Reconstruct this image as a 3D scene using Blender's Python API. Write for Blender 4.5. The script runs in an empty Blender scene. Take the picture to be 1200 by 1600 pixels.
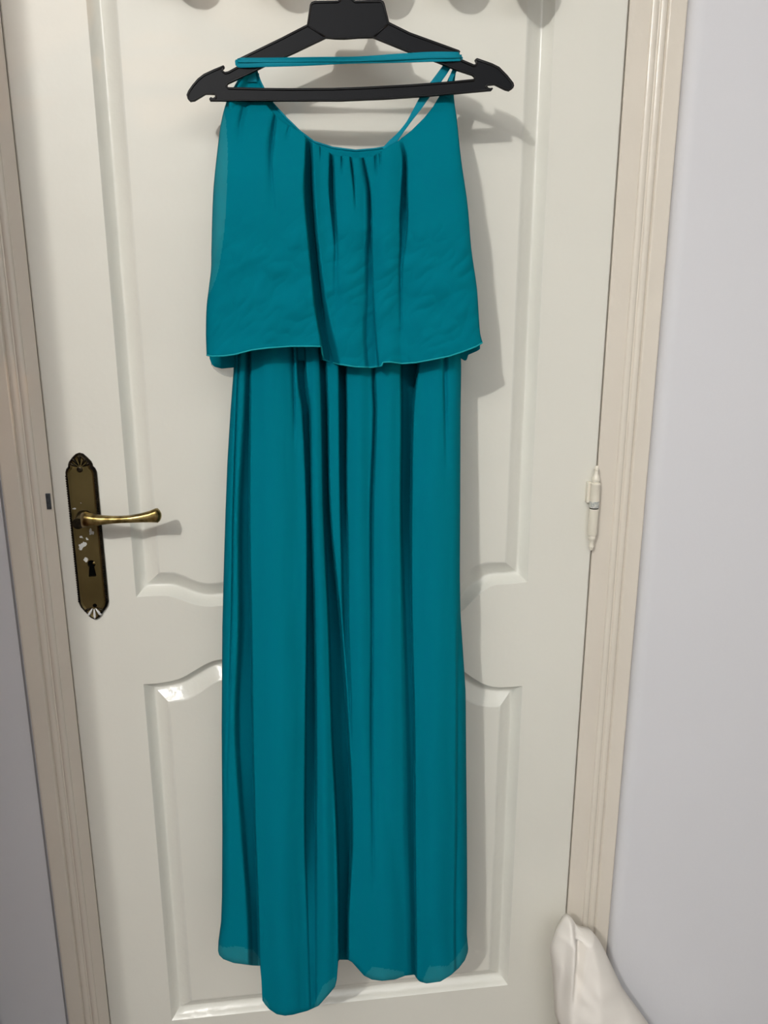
import bpy, bmesh, math, random
from mathutils import Vector, noise
from mathutils.geometry import tessellate_polygon

random.seed(4)
scene = bpy.context.scene
C = scene.collection

# ------------------------------------------------------------------ camera
FPX = 1202.0                                   # focal length for a 1200 x 1600 frame
TILT, YAW = math.radians(14.2), math.radians(6.0)
EYE = Vector((0.0, -1.12, 1.38))
cam_data = bpy.data.cameras.new('camera')
cam_data.sensor_fit = 'VERTICAL'
cam_data.sensor_height = 36.0
cam_data.lens = FPX / 1600 * 36.0
cam_data.clip_start = 0.02
cam = bpy.data.objects.new('camera', cam_data)
C.objects.link(cam)
cam.location = EYE
cam.rotation_euler = (math.pi / 2 - TILT, 0, -YAW)
scene.camera = cam

# ------------------------------------------------------------------ world, lamps, exposure
w = bpy.data.worlds.new('world')
scene.world = w
w.use_nodes = True
w.node_tree.nodes['Background'].inputs[0].default_value = (0.80, 0.86, 1.0, 1)
w.node_tree.nodes['Background'].inputs[1].default_value = 0.05


def lamp(name, loc, power, col, radius):
    d = bpy.data.lights.new(name, 'POINT')
    d.energy = power
    d.color = col
    d.shadow_soft_size = radius
    o = bpy.data.objects.new(name, d)
    o.location = loc
    C.objects.link(o)
    return o


lamp('ceiling_bulb', (-1.00, -2.35, 2.50), 81, (1.0, 0.98, 0.95), 0.022)
lamp('ceiling_bulb', (-0.96, -2.36, 2.55), 35, (1.0, 0.98, 0.95), 0.022)
sd = bpy.data.lights.new('added_warm_spot', 'SPOT')  # unseen warm spot, added and aimed to streak the left casing orange
sd.energy = 42
sd.color = (1.0, 0.50, 0.20)
sd.shadow_soft_size = 0.05
sd.spot_size = math.radians(44)
sd.spot_blend = 1.0
so = bpy.data.objects.new('added_warm_spot', sd)
so.location = (2.30, -0.86, 1.45)
so.rotation_euler = (Vector((-0.45, 0.0, 1.25)) - Vector(so.location)).to_track_quat('-Z', 'Y').to_euler()
C.objects.link(so)

ad = bpy.data.lights.new('added_fill', 'AREA')  # soft fill light added to lift the shadows, no known fixture
ad.shape = 'SQUARE'
ad.size = 1.5
ad.energy = 30
ad.color = (0.97, 0.985, 1.0)
ao = bpy.data.objects.new('added_fill', ad)
ao.location = (0.5, -2.9, 2.66)
C.objects.link(ao)

vs = scene.view_settings
vs.view_transform = 'Standard'
vs.look = 'None'
vs.gamma = 1.0
vs.use_curve_mapping = False
vs.exposure = 0.0


# ------------------------------------------------------------------ helpers
def srgb(r, g, b):
    f = lambda c: (c / 255 / 12.92) if c <= 10 else ((c / 255 + 0.055) / 1.055) ** 2.4
    return (f(r), f(g), f(b), 1)


def at(px, py, h=0.0):
    """point of the photograph on the plane h metres in front of the door wall (y = 0)"""
    f = Vector((math.sin(YAW) * math.cos(TILT), math.cos(YAW) * math.cos(TILT), -math.sin(TILT)))
    r = Vector((math.cos(YAW), -math.sin(YAW), 0))
    u = r.cross(f)
    v = f + r * ((px - 600) / FPX) - u * ((py - 800) / FPX)
    return EYE + v * ((-h - EYE.y) / v.y)


def mat(name, col, rough=0.5, metal=0.0, var=0.0, var_scale=8.0, bump=0.0, bump_scale=300.0, coat=0.0,
        sheen=0.0, sheer=0.0, col2=None, spec=0.5, transl=0.0, bump2=0.0, bump2_scale=20.0):
    m = bpy.data.materials.new(name)
    m.use_nodes = True
    nt = m.node_tree
    b = nt.nodes['Principled BSDF']
    b.inputs['Roughness'].default_value = rough
    b.inputs['Metallic'].default_value = metal
    b.inputs['Specular IOR Level'].default_value = spec
    b.inputs['Coat Weight'].default_value = coat
    b.inputs['Coat Roughness'].default_value = 0.2
    b.inputs['Base Color'].default_value = col
    if sheen:
        b.inputs['Sheen Weight'].default_value = sheen
        b.inputs['Sheen Tint'].default_value = (0.35, 0.9, 1.0, 1)
    tc = nt.nodes.new('ShaderNodeTexCoord')
    if var or col2:
        n = nt.nodes.new('ShaderNodeTexNoise')
        n.inputs['Scale'].default_value = var_scale
        n.inputs['Detail'].default_value = 5
        nt.links.new(tc.outputs['Object'], n.inputs['Vector'])
        r = nt.nodes.new('ShaderNodeValToRGB')
        c2 = col2 or tuple(c * (1 - var) for c in col[:3]) + (1,)
        r.color_ramp.elements[0].color = c2
        r.color_ramp.elements[0].position = 0.35
        r.color_ramp.elements[1].color = col
        r.color_ramp.elements[1].position = 0.65
        nt.links.new(n.outputs['Fac'], r.inputs['Fac'])
        nt.links.new(r.outputs['Color'], b.inputs['Base Color'])
    prev = None
    for amt, sc in ((bump, bump_scale), (bump2, bump2_scale)):
        if amt:
            n = nt.nodes.new('ShaderNodeTexNoise')
            n.inputs['Scale'].default_value = sc
            n.inputs['Detail'].default_value = 3
            nt.links.new(tc.outputs['Object'], n.inputs['Vector'])
            bp = nt.nodes.new('ShaderNodeBump')
            bp.inputs['Strength'].default_value = amt
            bp.inputs['Distance'].default_value = 0.25 / sc
            nt.links.new(n.outputs['Fac'], bp.inputs['Height'])
            if prev:
                nt.links.new(prev.outputs['Normal'], bp.inputs['Normal'])
            nt.links.new(bp.outputs['Normal'], b.inputs['Normal'])
            prev = bp
    out = nt.nodes['Material Output']
    last = b
    if transl:
        t = nt.nodes.new('ShaderNodeBsdfTranslucent')
        t.inputs['Color'].default_value = col
        mx = nt.nodes.new('ShaderNodeMixShader')
        mx.inputs[0].default_value = transl
        nt.links.new(last.outputs[0], mx.inputs[1])
        nt.links.new(t.outputs[0], mx.inputs[2])
        last = mx
    if sheer:
        t = nt.nodes.new('ShaderNodeBsdfTransparent')
        mx = nt.nodes.new('ShaderNodeMixShader')
        mx.inputs[0].default_value = sheer
        nt.links.new(last.outputs[0], mx.inputs[1])
        nt.links.new(t.outputs[0], mx.inputs[2])
        last = mx
    if last is not b:
        nt.links.new(last.outputs[0], out.inputs['Surface'])
    return m


M = {
    'door': mat('cream_gloss_paint', srgb(225, 223, 212), 0.42, var=0.03, spec=0.35, var_scale=3, bump=0.05, bump_scale=160, bump2=0.10, bump2_scale=22),
    'mould': mat('brushed_gloss_paint', srgb(225, 224, 214), 0.26, var=0.03, var_scale=5, bump=0.10, bump_scale=120, bump2=0.22, bump2_scale=45),
    'casing': mat('beige_gloss_paint', srgb(224, 216, 202), 0.24, spec=0.5, var=0.04, var_scale=4, bump=0.06, bump_scale=150, bump2=0.12, bump2_scale=25),
    'wall': mat('matte_white_paint', srgb(217, 217, 220), 0.75, var=0.02, var_scale=2, bump=0.10, bump_scale=220, spec=0.2),
    'wall_far': mat('grey_blue_wall_paint', srgb(208, 209, 211), 0.8, spec=0.2),
    'ceiling': mat('ceiling_paint', srgb(232, 231, 228), 0.9, spec=0.2),
    'floor': mat('floor_tile', srgb(84, 68, 54), 0.4, var=0.2, var_scale=3),
    'gap': mat('dark_gap', srgb(52, 36, 34), 0.9, spec=0.1),
    'hanger': mat('black_plastic', srgb(8, 10, 15), 0.5, bump=0.05, bump_scale=500, spec=0.15),
    'rim': mat('black_plastic_rim', srgb(9, 10, 12), 0.4, spec=0.3),
    'steel': mat('dull_steel', srgb(92, 98, 102), 0.4, metal=0.8, var=0.3, var_scale=200),
    'brass': mat('worn_brass', srgb(172, 152, 100), 0.3, metal=1.0, col2=srgb(98, 82, 46), var_scale=90),
    'dark_brass': mat('tarnished_brass_rim', srgb(60, 52, 38), 0.28, metal=0.9, col2=srgb(22, 20, 17), var_scale=120),
    'black': mat('keyhole_black', srgb(6, 6, 6), 0.9, spec=0.0),
    'chip': mat('white_paint_fleck', srgb(206, 206, 204), 0.5),
    'cloth': mat('white_cotton', srgb(236, 231, 223), 0.9, spec=0.1, bump=0.2, bump_scale=700),
    'wood': mat('orange_wood', srgb(120, 78, 46), 0.4, col2=srgb(92, 58, 34), var_scale=6),
    'hinge': mat('hinge_paint', srgb(228, 222, 206), 0.3, bump=0.1, bump_scale=200),
    'worn': mat('hinge_worn_metal', srgb(212, 209, 198), 0.4, col2=srgb(150, 156, 156), var_scale=300),
}
TEAL = srgb(0, 111, 128)
M['teal'] = mat('teal_chiffon', TEAL, 0.8, spec=0.02, sheer=0.03, bump=0.12, bump_scale=1500, transl=0.02)
M['teal_sheer'] = mat('teal_chiffon_single_layer', srgb(30, 132, 145), 0.8, spec=0.02, sheer=0.10, bump=0.12, bump_scale=1500, transl=0.10)
M['teal_in'] = mat('teal_lining', TEAL, 0.8, spec=0.02, bump=0.1, bump_scale=1500)
M['teal_strap'] = mat('teal_strap', srgb(0, 122, 142), 0.65, spec=0.12, bump=0.1, bump_scale=900)
M['teal_hem_lit'] = mat('teal_rolled_hem_lit', srgb(14, 148, 158), 0.6, spec=0.2)  # denser rolled cloth; the light it catches is put into the paler teal
M['petti'] = mat('grey_sheer_lining', srgb(170, 172, 168), 0.8, spec=0.1, sheer=0.45)


def mesh_obj(name, verts, faces, m, parent=None, smooth=True, auto=None):
    me = bpy.data.meshes.new(name)
    me.from_pydata([tuple(v) for v in verts], [], faces)
    me.materials.append(m)
    me.update()
    bm = bmesh.new()
    bm.from_mesh(me)
    bmesh.ops.recalc_face_normals(bm, faces=bm.faces)
    bm.to_mesh(me)
    bm.free()
    for p in me.polygons:
        p.use_smooth = smooth
    if smooth and auto is not None:
        me.set_sharp_from_angle(angle=math.radians(auto))
    o = bpy.data.objects.new(name, me)
    C.objects.link(o)
    if parent:
        o.parent = parent
    return o


def box_geo(x0, x1, y0, y1, z0, z1):
    v = [(x, y, z) for z in (z0, z1) for y in (y0, y1) for x in (x0, x1)]
    f = [(0, 2, 3, 1), (4, 5, 7, 6), (0, 1, 5, 4), (2, 6, 7, 3), (0, 4, 6, 2), (1, 3, 7, 5)]
    return v, f


def box(name, x0, x1, y0, y1, z0, z1, m, parent=None, bevel=0.0):
    v, f = box_geo(x0, x1, y0, y1, z0, z1)
    o = mesh_obj(name, v, f, m, parent, smooth=False)
    if bevel:
        md = o.modifiers.new('bevel', 'BEVEL')
        md.width = bevel
        md.segments = 3
    return o


def empty(name, loc=(0, 0, 0)):
    o = bpy.data.objects.new(name, None)
    o.empty_display_size = 0.05
    o.location = loc
    C.objects.link(o)
    return o


def adopt(o, parent):
    """parent o and keep it where it stands (parents carry a location only)"""
    o.parent = parent
    o.location = o.location - parent.location
    return o


def tag(o, label=None, cat=None, group=None, kind=None):
    for k, v in (('label', label), ('category', cat), ('group', group), ('kind', kind)):
        if v:
            o[k] = v
    return o


def interp(pts, x):
    """piecewise linear through sorted (x, y) pairs"""
    if x <= pts[0][0]:
        return pts[0][1]
    for a, b in zip(pts, pts[1:]):
        if x <= b[0]:
            t = (x - a[0]) / (b[0] - a[0]) if b[0] != a[0] else 0
            return a[1] + (b[1] - a[1]) * t
    return pts[-1][1]


def smooth(t):
    t = min(max(t, 0.0), 1.0)
    return t * t * (3 - 2 * t)


def sinterp(pts, x):
    """like interp with cubic (Catmull-Rom) smoothing"""
    if x <= pts[0][0]:
        return pts[0][1]
    if x >= pts[-1][0]:
        return pts[-1][1]
    for i in range(len(pts) - 1):
        if x <= pts[i + 1][0]:
            p0 = pts[max(i - 1, 0)]
            p1, p2 = pts[i], pts[i + 1]
            p3 = pts[min(i + 2, len(pts) - 1)]
            d = p2[0] - p1[0]
            t = (x - p1[0]) / d
            m1 = (p2[1] - p0[1]) / (p2[0] - p0[0]) * d
            m2 = (p3[1] - p1[1]) / (p3[0] - p1[0]) * d
            t2, t3 = t * t, t * t * t
            return (2 * t3 - 3 * t2 + 1) * p1[1] + (t3 - 2 * t2 + t) * m1 + (-2 * t3 + 3 * t2) * p2[1] + (t3 - t2) * m2


def poly_at(pts, t):
    """point at t in 0..1 of the arc length of a px polyline"""
    L = [0.0]
    for a, b in zip(pts, pts[1:]):
        L.append(L[-1] + math.hypot(b[0] - a[0], b[1] - a[1]))
    s = t * L[-1]
    for i in range(len(pts) - 1):
        if s <= L[i + 1] or i == len(pts) - 2:
            k = (s - L[i]) / max(L[i + 1] - L[i], 1e-9)
            return (pts[i][0] + (pts[i + 1][0] - pts[i][0]) * k, pts[i][1] + (pts[i + 1][1] - pts[i][1]) * k)


def tube(name, path, radius, m, parent=None, seg=8, closed=False):
    path = [Vector(p) for p in path]
    n = len(path)
    rad = radius if isinstance(radius, (list, tuple)) else [radius] * n
    verts, faces = [], []
    prev_n = None
    for i, p in enumerate(path):
        a = path[(i - 1) % n] if (closed or i > 0) else p
        b = path[(i + 1) % n] if (closed or i < n - 1) else p
        t = (b - a).normalized()
        if prev_n is None:
            ref = Vector((0, 1, 0)) if abs(t.y) < 0.9 else Vector((1, 0, 0))
            nn = (ref - t * ref.dot(t)).normalized()
        else:
            nn = (prev_n - t * prev_n.dot(t)).normalized()
        prev_n = nn
        bb = t.cross(nn)
        for k in range(seg):
            an = 2 * math.pi * k / seg
            verts.append(p + (nn * math.cos(an) + bb * math.sin(an)) * rad[i])
    for i in range(n if closed else n - 1):
        j = (i + 1) % n
        for k in range(seg):
            l = (k + 1) % seg
            faces.append((i * seg + k, i * seg + l, j * seg + l, j * seg + k))
    if not closed:
        faces.append(tuple(range(seg))[::-1])
        faces.append(tuple(range((n - 1) * seg, n * seg)))
    return mesh_obj(name, verts, faces, m, parent)


def lathe_geo(origin, axis, prof, seg=24):
    """prof: (distance along axis, radius)"""
    axis = Vector(axis).normalized()
    ref = Vector((0, 1, 0)) if abs(axis.y) < 0.9 else Vector((1, 0, 0))
    n = (ref - axis * ref.dot(axis)).normalized()
    b = axis.cross(n)
    verts, faces = [], []
    for d, r in prof:
        for k in range(seg):
            an = 2 * math.pi * k / seg
            verts.append(Vector(origin) + axis * d + (n * math.cos(an) + b * math.sin(an)) * r)
    for i in range(len(prof) - 1):
        for k in range(seg):
            l = (k + 1) % seg
            faces.append((i * seg + k, i * seg + l, (i + 1) * seg + l, (i + 1) * seg + k))
    faces.append(tuple(range(seg))[::-1])
    faces.append(tuple(range((len(prof) - 1) * seg, len(prof) * seg)))
    return verts, faces


def lathe(name, origin, axis, prof, m, parent=None, seg=24, auto=45):
    v, f = lathe_geo(origin, axis, prof, seg)
    return mesh_obj(name, v, f, m, parent, auto=auto)


# ------------------------------------------------------------------ the room
XL, XR = -0.357, 0.442             # edges of the door leaf
DOOR_H = 2.06
SLAB = 0.010                       # face of the door leaf in front of y = 0
ROOM = (-2.3, 2.7, -4.0, 2.72)     # x0, x1, y0, ceiling


def struct(o):
    o['kind'] = 'structure'
    return o


struct(box('floor', ROOM[0], ROOM[1], ROOM[2], 0.15, -0.08, 0.0, M['floor']))
struct(box('ceiling', ROOM[0], ROOM[1], ROOM[2], 0.15, ROOM[3], ROOM[3] + 0.08, M['ceiling']))
struct(box('wall_left', ROOM[0] - 0.1, ROOM[0], ROOM[2], 0.15, 0, ROOM[3], M['wall_far']))
struct(box('wall_right', ROOM[1], ROOM[1] + 0.1, ROOM[2], 0.15, 0, ROOM[3], M['wall_far']))
struct(box('wall_front', ROOM[0], ROOM[1], ROOM[2] - 0.1, ROOM[2], 0, ROOM[3], M['wall_far']))


# wall that holds the door: left of it, right of it (with a rounded plaster edge) and above it
CW = 0.079                          # casing width
wl_x = XL - 0.0009 - CW + 0.012
wr_x = XR + 0.0024 + CW
top_z = DOOR_H + 0.004 + CW


def wall_back():
    verts, faces = [], []

    def add(v, f):
        n = len(verts)
        verts.extend(v)
        faces.extend([tuple(i + n for i in q) for q in f])
    add(*box_geo(ROOM[0], wl_x - 0.006, -0.004, 0.15, 0, ROOM[3]))
    add(*box_geo(wl_x - 0.006, wl_x, 0.004, 0.15, 0, ROOM[3]))
    add(*box_geo(wl_x, wr_x, -0.004, 0.15, top_z, ROOM[3]))
    prof = [(wr_x, 0.15), (wr_x, -0.012)]
    R = 0.017
    for k in range(1, 10):
        a = math.pi / 2 * k / 9
        prof.append((wr_x + R - R * math.cos(a), -0.012 - R * math.sin(a)))
    prof += [(ROOM[1], -0.012 - R), (ROOM[1], 0.15)]
    n = len(prof)
    v = []
    # slightly wavy, hand-plastered arris
    zs = [ROOM[3] * i / 60 for i in range(61)]
    for z in zs:
        for i, (x, y) in enumerate(prof):
            wob = 0.0011 * noise.noise(Vector((z * 5, 3.1, 0))) + 0.0005 * noise.noise(Vector((z * 22, 9.1, 0)))
            v.append((x + (wob if 1 <= i < n - 3 else 0), y, z))
    f = []
    for j in range(len(zs) - 1):
        for i in range(n):
            k = (i + 1) % n
            f.append((j * n + i, j * n + k, (j + 1) * n + k, (j + 1) * n + i))
    f.append(tuple(range(n))[::-1])
    f.append(tuple(range((len(zs) - 1) * n, len(zs) * n)))
    add(v, f)
    return struct(mesh_obj('wall_back', verts, faces, M['wall'], auto=30))


wall_back()

# moulded casing profile: (distance from the leaf edge outwards, projection in front of y = 0)
def bead(c, r, h0):
    return [(c - r * math.cos(math.pi * k / 16), h0 + r * 0.62 * math.sin(math.pi * k / 16)) for k in range(17)]


PROF = ([(0.0, -0.03), (0.0, 0.0075), (0.001, 0.0085), (0.0290, 0.0085)] + bead(0.0345, 0.0052, 0.0088) + [(0.0402, 0.0090), (0.0410, 0.0092)]
        + bead(0.0466, 0.0050, 0.0094) + [(0.0520, 0.0100), (0.0530, 0.0125), (0.0545, 0.0135), (0.0750, 0.0135), (0.0770, 0.0128), (0.0783, 0.0112), (CW, 0.0090), (CW, -0.03)])
LIP = 0.012                          # the leaf laps over the left casing by this much
PROF_L = [(0.0, -0.03), (0.0, 0.0085)] + [(a_ - LIP, b_) for a_, b_ in PROF if a_ > LIP]


def casing_side(name, x0, sgn, PROF):
    v, f = [], []
    n = len(PROF)
    for z in (0.0, top_z):
        for s, h in PROF:
            v.append((x0 + sgn * s, -h, z if z == 0.0 else DOOR_H + 0.004 + s + (LIP if sgn < 0 else 0)))
    for i in range(n - 1):
        f.append((i, i + 1, n + i + 1, n + i))
    f.append(tuple(range(n)))
    f.append(tuple(range(n, 2 * n)))
    return struct(mesh_obj(name, v, f, M['casing'], auto=16))


trim_l = casing_side('trim_1', XL - 0.0009, -1, PROF_L)
trim_r = casing_side('trim_2', XR + 0.0024, 1, PROF)
v, f = [], []
n = len(PROF)
for x, sg, lap in ((XL - 0.0009, -1, 0.012), (XR + 0.0024, 1, 0.0)):
    for s, h in PROF:
        v.append((x + sg * max(s - lap, 0), -h, DOOR_H + 0.004 + s))
for i in range(n - 1):
    f.append((i, i + 1, n + i + 1, n + i))
f += [tuple(range(n)), tuple(range(n, 2 * n))]
struct(mesh_obj('trim_3', v, f, M['casing'], auto=50))

# jamb behind the leaf: closes the slit between leaf and casing
jv, jf = box_geo(XL - 0.0009, XR + 0.0024, 0.036, 0.05, 0, DOOR_H + 0.004)
struct(mesh_obj('trim_4', jv, jf, M['gap'], smooth=False))

# strike plate lip on the left casing
a, b = at(71, 771, 0.009), at(81.5, 795.5, 0.009)
sp = box('strike_plate', a.x, XL - 0.0038, -0.0105, 0.0, b.z, a.z, M['steel'], trim_l, bevel=0.0006)
sp['label'] = 'dull steel strike plate lip'

# ------------------------------------------------------------------ the door
FACE = -SLAB


def on_face(px, py, h=0.0):
    p = at(px, py, SLAB + h)
    return (p.x, p.z)


UP_OUT_LEFT, UP_OUT_RIGHT = on_face(160, 400)[0], on_face(850, 400)[0]
LO_L, LO_R = on_face(240, 1180)[0], on_face(810, 1180)[0]
LEFT_X = (UP_OUT_LEFT + LO_L) / 2
RIGHT_X = (UP_OUT_RIGHT + LO_R) / 2


def dense(pts, step=0.006):
    out = []
    n = len(pts)
    for i in range(n):
        a, b = pts[i], pts[(i + 1) % n]
        L = math.hypot(b[0] - a[0], b[1] - a[1])
        k = max(1, int(L / step))
        for j in range(k):
            out.append((a[0] + (b[0] - a[0]) * j / k, a[1] + (b[1] - a[1]) * j / k))
    return out


def curve_pts(px_pts):
    """smooth wave through photograph points, as (x, z) on the leaf"""
    q = [on_face(*p) for p in px_pts]
    xs = [p[0] for p in q]
    out = []
    N = 70
    for i in range(N + 1):
        x = xs[0] + (xs[-1] - xs[0]) * i / N
        out.append((x, sinterp(q, x)))
    return out


up_bot = curve_pts([(217, 933), (240, 931.5), (266, 932), (285, 938), (305, 945), (325, 948), (350, 946), (430, 938), (520, 936),
                    (600, 941), (660, 958), (700, 963), (722, 955), (745, 932), (768, 916), (795, 913), (820, 910)])
lo_top = curve_pts([(228, 1069), (250, 1067), (280, 1060.5), (300, 1050), (315, 1041), (332, 1033), (350, 1030), (430, 1036), (520, 1039),
                    (600, 1034), (660, 1024), (700, 1032), (725, 1049), (742, 1061), (757, 1069), (775, 1073.5), (800, 1073), (815, 1072)])
lo_bl, lo_br = on_face(272, 1600), on_face(797, 1536)
zb = lo_br[1] - 0.004
UP_TOP = 1.93


def panel_ring(curve, flat_z, d, up):
    """opening of a panel inset by d: one waved side, three straight ones. up: the wave is its lower side"""
    N = 90
    out = []
    sg = 1 if up else -1
    for i in range(N + 1):
        x = LEFT_X + d + (RIGHT_X - LEFT_X - 2 * d) * i / N
        e = 0.004
        sl = (sinterp(curve, x + e) - sinterp(curve, x - e)) / (2 * e)
        out.append((x, sinterp(curve, x) + sg * d * math.sqrt(1 + sl * sl)))
    fz = lambda x: flat_z[0] + (flat_z[1] - flat_z[0]) * (x - LEFT_X) / (RIGHT_X - LEFT_X) - sg * d
    M_ = 40
    x0, x1 = LEFT_X + d, RIGHT_X - d
    z0, z1 = out[-1][1], fz(x1)
    for i in range(1, M_ + 1):
        out.append((x1, z0 + (z1 - z0) * i / M_))
    for i in range(1, M_ + 1):
        x = x1 + (x0 - x1) * i / M_
        out.append((x, fz(x)))
    z0, z1 = out[-1][1], out[0][1]
    for i in range(1, M_):
        out.append((x0, z0 + (z1 - z0) * i / M_))
    return out


up_ring = lambda d: panel_ring(up_bot, (UP_TOP, UP_TOP), d, True)
lo_ring = lambda d: panel_ring(lo_top, (zb - 0.012, zb), d, False)
up_loop, lo_loop = up_ring(0), lo_ring(0)


def area(p):
    return 0.5 * sum(p[i][0] * p[(i + 1) % len(p)][1] - p[(i + 1) % len(p)][0] * p[i][1] for i in range(len(p)))


def inset(p, d):
    """mitred offset of a counter-clockwise loop to the inside"""
    n = len(p)
    out = []
    for i in range(n):
        a, b, c = p[i - 1], p[i], p[(i + 1) % n]
        e1 = Vector((b[0] - a[0], b[1] - a[1])).normalized()
        e2 = Vector((c[0] - b[0], c[1] - b[1])).normalized()
        n1, n2 = Vector((-e1.y, e1.x)), Vector((-e2.y, e2.x))
        m = (n1 + n2).normalized()
        k = d / max(m.dot(n1), 0.5)
        out.append((b[0] + m.x * k, b[1] + m.y * k))
    return out


# leaf: front with two openings, plus sides and back
BACK = 0.030
outer = [(XL, 0.006), (XR, 0.006), (XR, DOOR_H), (XL, DOOR_H)]


def door_leaf():
    loops = [outer, up_loop, lo_loop]
    flat = [p for l in loops for p in l]
    tris = tessellate_polygon([[Vector((p[0], p[1], 0)) for p in l] for l in loops])
    ed = 0.0022
    v = [(p[0], FACE, p[1]) for p in flat]
    # the outer arris is eased
    ins = [(XL + ed, 0.006), (XR - ed, 0.006), (XR - ed, DOOR_H - ed), (XL + ed, DOOR_H - ed)]
    for i in range(4):
        v[i] = (ins[i][0], FACE, ins[i][1])
    f = [tuple(t) for t in tris]
    b = len(v)
    v += [(p[0], FACE + ed, p[1]) for p in outer] + [(p[0], BACK, p[1]) for p in outer]
    for i in range(4):
        j = (i + 1) % 4
        f.append((i, j, b + j, b + i))
        f.append((b + i, b + j, b + 4 + j, b + 4 + i))
    f.append((b + 4, b + 5, b + 6, b + 7))
    return v, f


dv, df = door_leaf()
door = struct(mesh_obj('door_1', dv, df, M['door'], smooth=False))

# section through a panel: (inset from the opening, depth behind the face of the leaf)
SECT = [(0.0, 0.0), (0.0010, 0.0008), (0.0040, 0.0056), (0.0118, 0.0142), (0.0138, 0.0150), (0.0152, 0.0147), (0.0185, 0.0126), (0.0270, 0.0072), (0.0335, 0.0036), (0.0348, 0.0024), (0.0370, 0.0020)]


def panel(ring_fn):
    rings = [ring_fn(d) for d, _ in SECT]
    n = len(rings[0])
    v, f = [], []
    for ring, (d, h) in zip(rings, SECT):
        v += [(p[0], FACE + h + 0.00035 * noise.noise(Vector((p[0] * 60, p[1] * 40, d * 300))) * (0.3 < d / 0.037 < 0.9), p[1]) for p in ring]
    for k in range(len(rings) - 1):
        for i in range(n):
            j = (i + 1) % n
            f.append((k * n + i, k * n + j, (k + 1) * n + j, (k + 1) * n + i))
    mo = mesh_obj('panel_moulding', v, f, M['mould'], door, auto=38)
    last = rings[-1]
    tri = tessellate_polygon([[Vector((p[0], p[1], 0)) for p in last]])
    pv = [(p[0], FACE + SECT[-1][1], p[1]) for p in last]
    nb = len(pv)
    pv += [(p[0], FACE + SECT[-1][1] + 0.012, p[1]) for p in last]
    pf = [tuple(t) for t in tri] + [(i, (i + 1) % nb, nb + (i + 1) % nb, nb + i) for i in range(nb)]
    return mesh_obj('panel', pv, pf, M['door'], door, smooth=False)


panel(up_ring)
panel(lo_ring)


# ---- handle set
def plate_material():
    m = mat('antique_brass_plate', srgb(112, 98, 62), 0.36, metal=0.85, col2=srgb(96, 84, 50), var_scale=14)
    nt = m.node_tree
    b = nt.nodes['Principled BSDF']
    src = b.inputs['Base Color'].links[0].from_socket
    tc = nt.nodes.new('ShaderNodeTexCoord')
    no = nt.nodes.new('ShaderNodeTexNoise')
    no.inputs['Scale'].default_value = 260
    nt.links.new(tc.outputs['Object'], no.inputs['Vector'])
    prev = None
    # flecks of white wall paint: (x, z, radius) on the plate
    for (x, z, r) in PAINT:
        d = nt.nodes.new('ShaderNodeVectorMath')
        d.operation = 'DISTANCE'
        nt.links.new(tc.outputs['Object'], d.inputs[0])
        d.inputs[1].default_value = (x, -0.006, z)
        a = nt.nodes.new('ShaderNodeMath')
        a.operation = 'MULTIPLY_ADD'
        nt.links.new(no.outputs['Fac'], a.inputs[0])
        a.inputs[1].default_value = 0.006
        nt.links.new(d.outputs['Value'], a.inputs[2])
        l = nt.nodes.new('ShaderNodeMath')
        l.operation = 'LESS_THAN'
        nt.links.new(a.outputs[0], l.inputs[0])
        l.inputs[1].default_value = r + 0.0040
        if prev is None:
            prev = l
        else:
            mx = nt.nodes.new('ShaderNodeMath')
            mx.operation = 'MAXIMUM'
            nt.links.new(prev.outputs[0], mx.inputs[0])
            nt.links.new(l.outputs[0], mx.inputs[1])
            prev = mx
    mix = nt.nodes.new('ShaderNodeMix')
    mix.data_type = 'RGBA'
    nt.links.new(prev.outputs[0], mix.inputs['Factor'])
    nt.links.new(src, mix.inputs['A'])
    mix.inputs['B'].default_value = srgb(190, 190, 184)
    nt.links.new(mix.outputs['Result'], b.inputs['Base Color'])
    mt = nt.nodes.new('ShaderNodeMath')
    mt.operation = 'MULTIPLY_ADD'
    nt.links.new(prev.outputs[0], mt.inputs[0])
    mt.inputs[1].default_value = -0.85
    mt.inputs[2].default_value = 0.85
    nt.links.new(mt.outputs[0], b.inputs['Metallic'])
    return m


pt_top, pt_bot = on_face(124, 707), on_face(150, 967)
PC = Vector(((pt_top[0] + pt_bot[0]) / 2, FACE, (pt_top[1] + pt_bot[1]) / 2))
PH = (pt_top[1] - pt_bot[1]) / 2


def loc_px(px, py, h=0.005):
    p = at(px, py, SLAB + h)
    return (p.x - PC.x, p.z - PC.z)


PAINT = []
for px, py, r in ((128, 853, .0036), (132, 850, .0026), (125, 857, .002), (142.5, 833, .0026), (141, 829, .0018), (134.5, 875, .0030), (127, 839, .0018),
                  (126, 787, .0012), (116, 795, .0014), (136, 842, .0014)):
    x, z = loc_px(px, py)
    PAINT.append((x, z, r))
M['plate'] = plate_material()

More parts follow.
